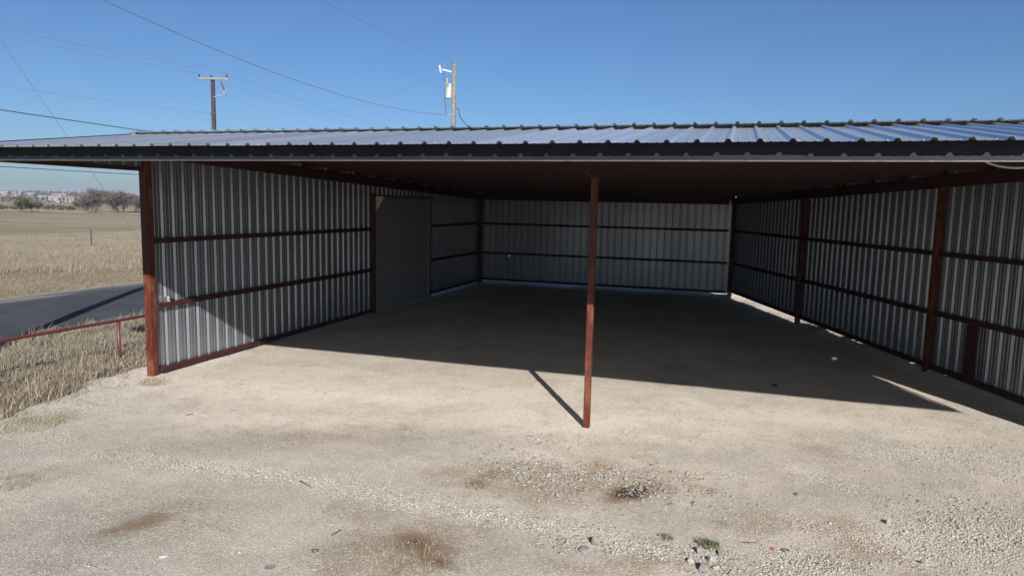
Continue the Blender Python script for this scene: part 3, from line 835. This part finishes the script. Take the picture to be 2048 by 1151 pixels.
# white cable sagging under the canopy at the right
a, b = ypx(1972, 324, 8.6), ypx(2110, 318, 8.6)
pts_ = [a.lerp(b, k/14) + Vector((0, 0, -.075*4*(k/14)*(1-k/14))) for k in range(15)]
pts_[0].z = min(pts_[0].z, 4.6)
mb = MB(); mb.tube(pts_, .011, 6); tag(mb.build('cable', M_WHITEC, smooth=True), 'white cable sagging under the canopy at the right edge', 'cable')

# ------------------------------------------------------------------ pipe fence
fx = -13.45
fence = empty('pipe_fence', (fx, 12.3, 0), 'low maroon pipe fence with wire beside the shed and road', 'fence')
z_r = .86
mb = MB(); mb.tube([(fx - .30, 3.0, z_r), (fx - .12, 8.5, z_r), (fx, 12.3, z_r), (fx + .02, 19.0, z_r)], .036, 10); mb.build('rail', M_RAIL, fence, smooth=True)
for x, y in ((fx - .24, 5.4), (fx - .005, 12.25), (fx + .02, 18.0)):
    mb = MB(); mb.tube([(x, y, -.3), (x, y, z_r - .02)], .034, 10); mb.build('post', M_RAIL, fence, smooth=True)
for z in (.22, .40, .56, .70):
    mb = MB(); mb.tube([(fx - .30, 3.0, z), (fx - .12, 8.5, z - .01), (fx, 12.3, z), (fx + .02, 19.0, z)], .003, 4); mb.build('wire', M_WIRE, fence)
for k in range(60):
    y = 4 + k*.25; x = fx - .12 + (y - 8.5)*.0315 if y < 12.3 else fx
    mb = MB(); mb.tube([(x, y, .2), (x, y, .7)], .002, 3); mb.build('wire_stay', M_WIRE, fence)

# steel stakes and wires of the field fence
g0 = gpx(183, 490)
for i, dy in ((1, 0),):
    st_ = empty('fence_stake', (g0.x, g0.y + dy, 0), ('thin rusty steel stake in the grass at the edge of the field' if i == 1 else 'rusty steel stake of the far field fence out of view beside the grass'), 'stake', None if i == 1 else 'field fence stakes out of view')
    mb = MB(); mb.box(g0.x-.05, g0.x+.05, g0.y+dy-.012, g0.y+dy+.012, -.3, 1.15); mb.box(g0.x-.012, g0.x+.012, g0.y+dy+.013, g0.y+dy+.05, -.3, 1.12); mb.build('shaft', M_RSTEEL, st_)
    mb = MB(); mb.box(g0.x-.06, g0.x+.06, g0.y+dy-.03, g0.y+dy-.013, .9, .93); mb.build('wire_clip', M_DARKM, st_)
for i, z in enumerate((.5, .95)):
    mb = MB(); mb.tube([(g0.x, g0.y-26+k*6.5, z - .05*((k%4)*(4-k%4))/4) for k in range(9)], .006, 4)
    tag(mb.build('fence_wire', M_WIRE), ('lower' if i == 0 else 'upper') + ' wire strung on the steel stakes of the field fence', 'wire')

# ------------------------------------------------------------------ utility poles and wires
def pole(name_mat, x, y, h, r0, r1, root):
    mb = MB(); mb.tube([(x, y, -.5), (x, y, h*.5), (x + .02, y, h)], r0, 14, r1); return mb.build('pole', name_mat, root, smooth=True)
def insul(c, r, h, root, mat=M_PORC):
    mb = MB(); mb.lathe(c, [(r*.5, 0), (r, h*.2), (r*.6, h*.35), (r, h*.5), (r*.6, h*.65), (r*.9, h*.8), (r*.4, h)], 10); return mb.build('insulator', mat, root)
# near pole just out of view at the left; its shadow crosses the road
NP = Vector((-14.15, 7.0, 0))
npole = empty('utility_pole', NP, 'tall utility pole left of the frame whose shadow crosses the road', 'utility pole')
pole(M_WOOD1, NP.x, NP.y, 11.4, .23, .16, npole); insul((NP.x, NP.y, 11.4), .07, .2, npole)
# dark pole with crossarm in the field
d1 = dpx(432, 400, 52); h1 = dpx(434, 158, 52).z
p1 = empty('utility_pole', (d1.x, d1.y, 0), 'dark wooden utility pole with a pale crossarm across the road', 'utility pole')
pole(M_WOOD1, d1.x, d1.y, h1, .19, .13, p1)
az = dpx(432, 159, 52).z
aR = Vector((F_.y, -F_.x, 0)).normalized()
def P1(s_, dz=0, f=0): return Vector((d1.x, d1.y, az)) + aR*s_ + Vector((0, 0, dz)) + Vector((F_.x, F_.y, 0)).normalized()*f
mb = MB(); mb.bar(P1(-.86, 0, -.2), P1(1.16, 0, -.2), .10, .12); mb.build('crossarm', M_ARM, p1)
for s_ in (-.78, 1.05): insul(P1(s_, .075, -.2), .06, .22, p1, M_DARKM)
insul((d1.x - .1, d1.y, h1 + .02), .06, .24, p1, M_DARKM)
mb = MB(); mb.bar(P1(.1, -1.18, -.1), P1(.95, -.95, -.1), .06, .07); mb.build('cutout_bracket', M_ARM, p1)
mb = MB(); mb.bar(P1(.62, -.16, -.2), P1(.86, -.78, -.2), .09, .10); mb.build('fuse_cutout', M_DARKM, p1)
mb = MB(); mb.bar(P1(.78, -.86, -.2), P1(1.0, -.7, -.2), .07, .07); mb.build('arrester', M_PORC, p1)
mb = MB(); mb.tube([P1(.6, .6, -.2), P1(.52, .3, -.2), P1(.6, 0.1, -.2), P1(.7, -.2, -.2)], .012, 5); mb.build('jumper_wire', M_WIRE, p1)
mb = MB(); mb.lathe((d1.x, d1.y, dpx(432, 228, 52).z), [(.185, -.03), (.19, 0), (.185, .03)], 12); mb.build('neutral_clamp', M_DARKM, p1)
# weathered pole with transformer behind the shed
DD = 38.0
d2 = dpx(905, 400, DD); h2 = dpx(907, 128, DD).z
p2 = empty('utility_pole', (d2.x, d2.y, 0), 'weathered utility pole with a pale transformer rising behind the shed roof', 'utility pole')
pole(M_WOOD2, d2.x, d2.y, h2, .15, .10, p2)
insul((d2.x, d2.y, h2), .10, .14, p2)
def P2(px, py, f=0.0): 
    q = dpx(px, py, DD); return q - Vector((F_.x, F_.y, 0)).normalized()*f
mb = MB(); c = P2(897.5, 183, .12); mb.lathe((c.x, c.y, c.z - .37), [(.17, 0), (.175, .02), (.175, .68), (.185, .69), (.185, .72), (.15, .75), (.06, .77)], 16); tk = mb.build('transformer_tank', M_XFMR, p2, smooth=False)
insul((c.x - .09, c.y, c.z + .36), .06, .30, p2)
mb = MB(); mb.bar(P2(894, 172, .3), P2(899, 172, .3), .05, .16); mb.build('tank_bushing', M_DARKM, p2)
mb = MB(); mb.bar(P2(885, 139), P2(903, 144), .06, .07); mb.build('cutout_bracket', M_XFMR, p2)
mb = MB(); mb.bar(P2(879, 131), P2(882, 146), .09, .10); mb.build('fuse_cutout', M_PORC, p2)
insul(P2(888, 136), .08, .14, p2)
mb = MB(); mb.tube([P2(883, 146), P2(889, 150), P2(888, 158), P2(891, 163)], .012, 5); mb.build('jumper_wire', M_CABLE, p2)
mb = MB(); mb.tube([P2(891, 176, .2), P2(890, 200, .2), P2(892, 222, .1), P2(894, 229)], .014, 5); mb.build('secondary_lead', M_CABLE, p2)
mb = MB(); mb.bar(P2(893, 229), P2(911, 228), .06, .06); mb.build('secondary_rack', M_ARM, p2)
mb = MB(); mb.tube([P2(910, 214), P2(917, 219), P2(920, 234), P2(928, 244), P2(937, 255), P2(945, 268)], .025, 6); mb.build('service_loop', M_CABLE, p2)

def wire(a, b, sag, r, mat, label, name='overhead_wire', n=40):
    a, b = Vector(a), Vector(b)
    pts_ = [a.lerp(b, k/n) + Vector((0, 0, -sag*4*(k/n)*(1-k/n))) for k in range(n+1)]
    mb = MB(); mb.tube(pts_, r*.6, 5); return tag(mb.build(name, mat, smooth=True), label, 'wire')
npt = Vector((NP.x, NP.y, 11.5))
wire((d2.x, d2.y, h2 + .12), npt, .55, .011, M_WIRE, 'wire climbing left from the top of the transformer pole out of frame')
wire(P2(894, 229), (NP.x, NP.y, 9.0), .95, .017, M_WIRE, 'darker wire sweeping from low on the transformer pole to the top left')
wire((d2.x, d2.y, 5.6), (NP.x, NP.y, 5.42), .18, .015, M_CABLE, 'black cable crossing the left sky just above the shed roof', 'cable')
wire((d2.x, d2.y, 4.5), (NP.x, NP.y, 4.25), .1, .012, M_CABLE, 'black cable seen below the canopy at the far left', 'cable')
wire((NP.x, NP.y, 11.2), (NP.x - .05, 15.75, -.05), .03, .008, M_WIRE, 'taut slanting guy wire running down across the left sky and field', 'guy_wire')
wire(P1(.95, -1.0, -.1), P2(879, 140), 1.7, .011, M_WIRE, 'slack wire hanging between the two utility poles')
wire((d1.x, d1.y, dpx(432, 228, 52).z), P2(894, 231), 3.0, .011, M_WIRE, 'lower slack wire between the two poles dipping behind the roof')
yn = -22.0; yf_ = 112.0
for s_, dz, lab in ((-.78, .3, 'left crossarm wire'), (1.05, .3, 'right crossarm wire'), (-.05, .75, 'top pin wire')):
    q = P1(s_, dz, -.2)
    wire((q.x - 1, yn, q.z + .3), q, .8, .010, M_WIRE, lab + ' of the dark pole coming from the upper left')
    wire(q, (q.x + .5, yf_, q.z - .6), 1.2, .010, M_WIRE, lab + ' of the dark pole running on behind the shed roof')
q = Vector((d1.x, d1.y, dpx(432, 228, 52).z))
wire((q.x - 1, yn, q.z + .2), q, .7, .011, M_WIRE, 'low single wire reaching the dark pole from the left below the crossarm')

# ------------------------------------------------------------------ far things
def mat_twig(name, a, b): return mat_plain(name, a, b, .9, 0, .6)
M_TWIG = mat_twig('bare_twig', (.10, .083, .080), (.065, .054, .055)); M_EVER = mat_twig('cedar_leaf', (.040, .052, .024), (.058, .066, .032))
def bare_tree(name, px, py, dist, hpx, wpx, seed, label, mat=M_TWIG, leafy=0, group=None):
    g = dpx(px, py, dist); H = hpx/F_PX*dist; Wd = wpx/F_PX*dist
    root = empty(name, (g.x, g.y, 0), label, 'tree' if hpx > 22 else 'bush', group)
    r_ = random.Random(seed); tr = MB(); tips = []
    def grow(p_, d, L_, r, dep):
        e = p_ + d*L_; tr.tube([p_, p_.lerp(e, .5) + Vector((r_.uniform(-1,1), r_.uniform(-1,1), 0))*L_*.06, e], r, 4, r*.6, cap=False)
        tips.append((p_.lerp(e, .6), dep)); tips.append((e, dep))
        if dep == 0: return
        for _ in range(3):
            nd = (d + Vector((r_.uniform(-1,1)*Wd/H, r_.uniform(-1,1)*Wd/H, r_.uniform(-.25,.7)))*.75).normalized()
            grow(e if r_.random() < .6 else p_.lerp(e, .7), nd, L_*r_.uniform(.6, .85), r*.6, dep-1)
    base = Vector((g.x, g.y, -.1))
    for k in range(4):
        grow(base + Vector((r_.uniform(-1,1)*Wd*.2, r_.uniform(-1,1)*.8, 0)), Vector((r_.uniform(-1,1)*Wd/H*.5, r_.uniform(-.5,.5), 1)).normalized(), H*.30, .055*H/4, 3)
    tr.build('trunk', mat if not leafy else M_TWIG, root)
    n = 4200 if not leafy else leafy; Vv = []; Ff = []
    for k in range(n):
        t_, dp = tips[r_.randrange(len(tips))]
        if leafy: c0 = t_ + Vector((r_.gauss(0,.35), r_.gauss(0,.35), r_.gauss(0,.3)))*H*.22; L_ = H*.07; wv = H*.03
        else: c0 = t_ + Vector((r_.gauss(0,.2), r_.gauss(0,.2), r_.gauss(0,.15)))*H*.2; L_ = H*r_.uniform(.08,.2); wv = .012*H/4*2.0
        if c0.z < 0.05: c0.z = .05 + abs(r_.gauss(0, .2))
        dd = Vector((r_.gauss(0,1), r_.gauss(0,1), r_.gauss(.5,.8))).normalized(); sd2 = dd.cross(Vector((r_.gauss(0,1), r_.gauss(0,1), r_.gauss(0,1)))).normalized()
        b_ = len(Vv); e = c0 + dd*L_
        Vv += [c0 - sd2*wv, c0 + sd2*wv, e + sd2*wv*.4, e - sd2*wv*.4]; Ff.append((b_, b_+1, b_+2, b_+3))
    me = bpy.data.meshes.new('crown'); me.from_pydata([tuple(v) for v in Vv], [], Ff); me.update()
    link('crown', me, mat, root)
bare_tree('mesquite_tree', 190, 418, 178, 50, 84, 1, 'bare grey mesquite tree with the tallest ragged top at the field edge')
bare_tree('mesquite_tree', 222, 419, 176, 50, 80, 2, 'bare mesquite tree in the middle of the thicket left of the corner post')
bare_tree('mesquite_tree', 255, 419, 182, 44, 78, 3, 'bare mesquite tree just left of the corner post')
bare_tree('mesquite_tree', 290, 418, 190, 40, 76, 4, 'bare mesquite tree partly hidden behind the corner post')
bare_tree('mesquite_tree', 165, 416, 190, 24, 40, 5, 'low bare mesquite at the left end of the thicket')
bare_tree('cedar_tree', 45, 417, 180, 27, 34, 6, 'rounded dark green cedar at the far edge of the field', M_EVER, 2600)
bare_tree('bare_shrub', 72, 416, 182, 22, 30, 7, 'grey leafless shrub touching the green cedar on its right')
SHL = ('low bare shrub in the brush line at the very left edge', 'low bare shrub in the brush line touching the left of the cedar', 'low bare shrub in the brush line nearest the cedar on its right', 'low bare shrub midway between the cedar and the mesquite thicket', 'low bare shrub in the brush line nearest the mesquite thicket')
for k, (x, hp_) in enumerate(((6, 15), (25, 13), (98, 14), (118, 15), (138, 14))):
    bare_tree('bare_shrub', x, 414, 195, hp_, 34, 30+k, SHL[k], group='brush line shrubs at the field edge')
# far houses and water tower
WALLC = [mat_plain('white_siding', (.21, .21, .21), (.17, .17, .17), .8, 0, .3), mat_plain('tan_siding', (.27, .24, .20), (.22, .19, .16), .8, 0, .3)]
ROOFC = [mat_plain('grey_shingle', (.22, .22, .23), (.17, .17, .18), .9, 0, .4), mat_plain('brown_shingle', (.20, .15, .12), (.15, .12, .10), .9, 0, .4)]
M_GLASSF = mat_plain('far_window', (.05, .06, .07), (.06, .07, .08), .2, 0, 1)
def house(px, py, dist, wpx, hpx, wm, rm, label):
    g = dpx(px, py, dist); z0 = gz(g.x, g.y) - .3; Wd = wpx/F_PX*dist; H = 2.5; Dp = 7.0
    rt = empty('far_house', (g.x, g.y, z0), label, 'house')
    ux = Vector((math.cos(YAW - .35), -math.sin(YAW - .35), 0)); uy = Vector((-ux.y, ux.x, 0)); o = Vector((g.x, g.y, max(z0, g.z - .3)))
    def q(a, b, c): return tuple(o + ux*a + uy*b + Vector((0, 0, c)))
    mb = MB(); w2 = Wd/2
    mb.add([q(-w2,0,-1),q(w2,0,-1),q(w2,Dp,-1),q(-w2,Dp,-1),q(-w2,0,H),q(w2,0,H),q(w2,Dp,H),q(-w2,Dp,H)], [(0,3,2,1),(4,5,6,7),(0,1,5,4),(1,2,6,5),(2,3,7,6),(3,0,4,7)]); mb.build('wall', wm, rt)
    mb = MB(); e = .4; mb.add([q(-w2-e,-e,H+.02),q(w2+e,-e,H+.02),q(w2+e,Dp+e,H+.02),q(-w2-e,Dp+e,H+.02),q(-w2-e,Dp/2,H+1.5),q(w2+e,Dp/2,H+1.5)], [(0,1,5,4),(2,3,4,5),(0,4,3),(1,2,5),(0,3,2,1)]); mb.build('roof', rm, rt)
    for k in (-.28, .22):
        mb = MB(); a = k*Wd; mb.add([q(a-.6,-.04,.9),q(a+.6,-.04,.9),q(a+.6,-.04,2.0),q(a-.6,-.04,2.0)], [(0,1,2,3)]); mb.build('window', M_GLASSF, rt)
house(113, 402, 600, 24, 9, WALLC[0], ROOFC[0], 'long white far house right of the green cedar')
house(85, 400.5, 640, 12, 7, WALLC[0], ROOFC[0], 'white far house with dark roof between cedar and long white house')
house(139, 402.5, 590, 13, 8, WALLC[1], ROOFC[1], 'tan far house right of the long white house')
house(157, 402.5, 610, 13, 7, WALLC[1], ROOFC[1], 'tan far house next to the mesquite thicket')
house(32, 390.5, 900, 12, 5, WALLC[0], ROOFC[0], 'small white house on the far rise above the cedar')
house(60, 392, 880, 10, 5, WALLC[0], ROOFC[0], 'tiny white house on the far rise left of the water tower')
house(6, 389.5, 900, 12, 5, WALLC[1], ROOFC[0], 'dark roofed house at the left end of the far rise')
house(112, 394, 800, 12, 6, WALLC[0], ROOFC[1], 'house on the far rise just below and right of the water tower')
house(125, 395, 780, 9, 6, WALLC[0], ROOFC[0], 'pale house on the far rise above the long white house')
wt = dpx(101, 390, 1900); wtr = empty('water_tower', (wt.x, wt.y, 0), 'pale round water tower on the horizon', 'water tower')
zt = dpx(101, 384.5, 1900).z
mb = MB(); mb.lathe((wt.x, wt.y, zt), [(.6,-3.6),(2.6,-2.8),(3.8,-1.2),(3.9,.4),(3.1,2.1),(1.5,3.1),(.3,3.4)], 18); mb.build('tank', WALLC[0], wtr, smooth=True)
mb = MB(); mb.tube([(wt.x, wt.y, 0), (wt.x, wt.y, zt - 3.5)], 1.0, 10); mb.build('column', WALLC[0], wtr)
# far woods on the rise, one mass
Vv = []; Ff = []; r_ = random.Random(99)
for k in range(5200):
    x = r_.uniform(-60, 420); dist = r_.choice((620, 760, 930, 1100)) + r_.uniform(-50, 50); g = dpx(x, 400, dist); z0 = gz(g.x, g.y)
    clump = .5 + fbm(g.x*.01, g.y*.01, 1.0, 3)
    if clump < .42: continue
    hh = 2.0 + 4.5*clump*r_.random(); c0 = Vector((g.x, g.y, z0 + r_.random()*hh)); s2 = r_.uniform(.6, 1.5)
    d_ = Vector((r_.gauss(0,1), r_.gauss(0,1), r_.gauss(0,1))).normalized(); e_ = d_.orthogonal().normalized(); h_ = d_.cross(e_)
    b_ = len(Vv); Vv += [tuple(c0 + e_*s2), tuple(c0 + h_*s2*.8), tuple(c0 - e_*s2), tuple(c0 - h_*s2*.9)]; Ff.append((b_, b_+1, b_+2, b_+3))
me = bpy.data.meshes.new('far_woods'); me.from_pydata(Vv, [], Ff); me.update()
tag(link('far_woods', me, mat_plain('far_scrub', (.075, .068, .06), (.05, .05, .04), .95, 0, .03)), 'low dark scrub woods along the far rise', 'woods', kind='stuff')

# thin winter haze: one closed box of even air round everything on the ground
mb = MB(); mb.box(-4300, 3300, -1800, 4800, -3.2, 24.0)
hq = bpy.data.materials.new('thin_haze'); hq.use_nodes = True; ht = hq.node_tree
ht.nodes.remove(ht.nodes['Principled BSDF'])
pv = ht.nodes.new('ShaderNodeVolumePrincipled'); pv.inputs['Color'].default_value = (.80, .87, 1.0, 1); pv.inputs['Density'].default_value = .00024; pv.inputs['Anisotropy'].default_value = .2
ht.links.new(pv.outputs[0], ht.nodes['Material Output'].inputs['Volume'])
tag(mb.build('haze', hq), 'thin blue winter haze over the fields', 'haze', kind='stuff')
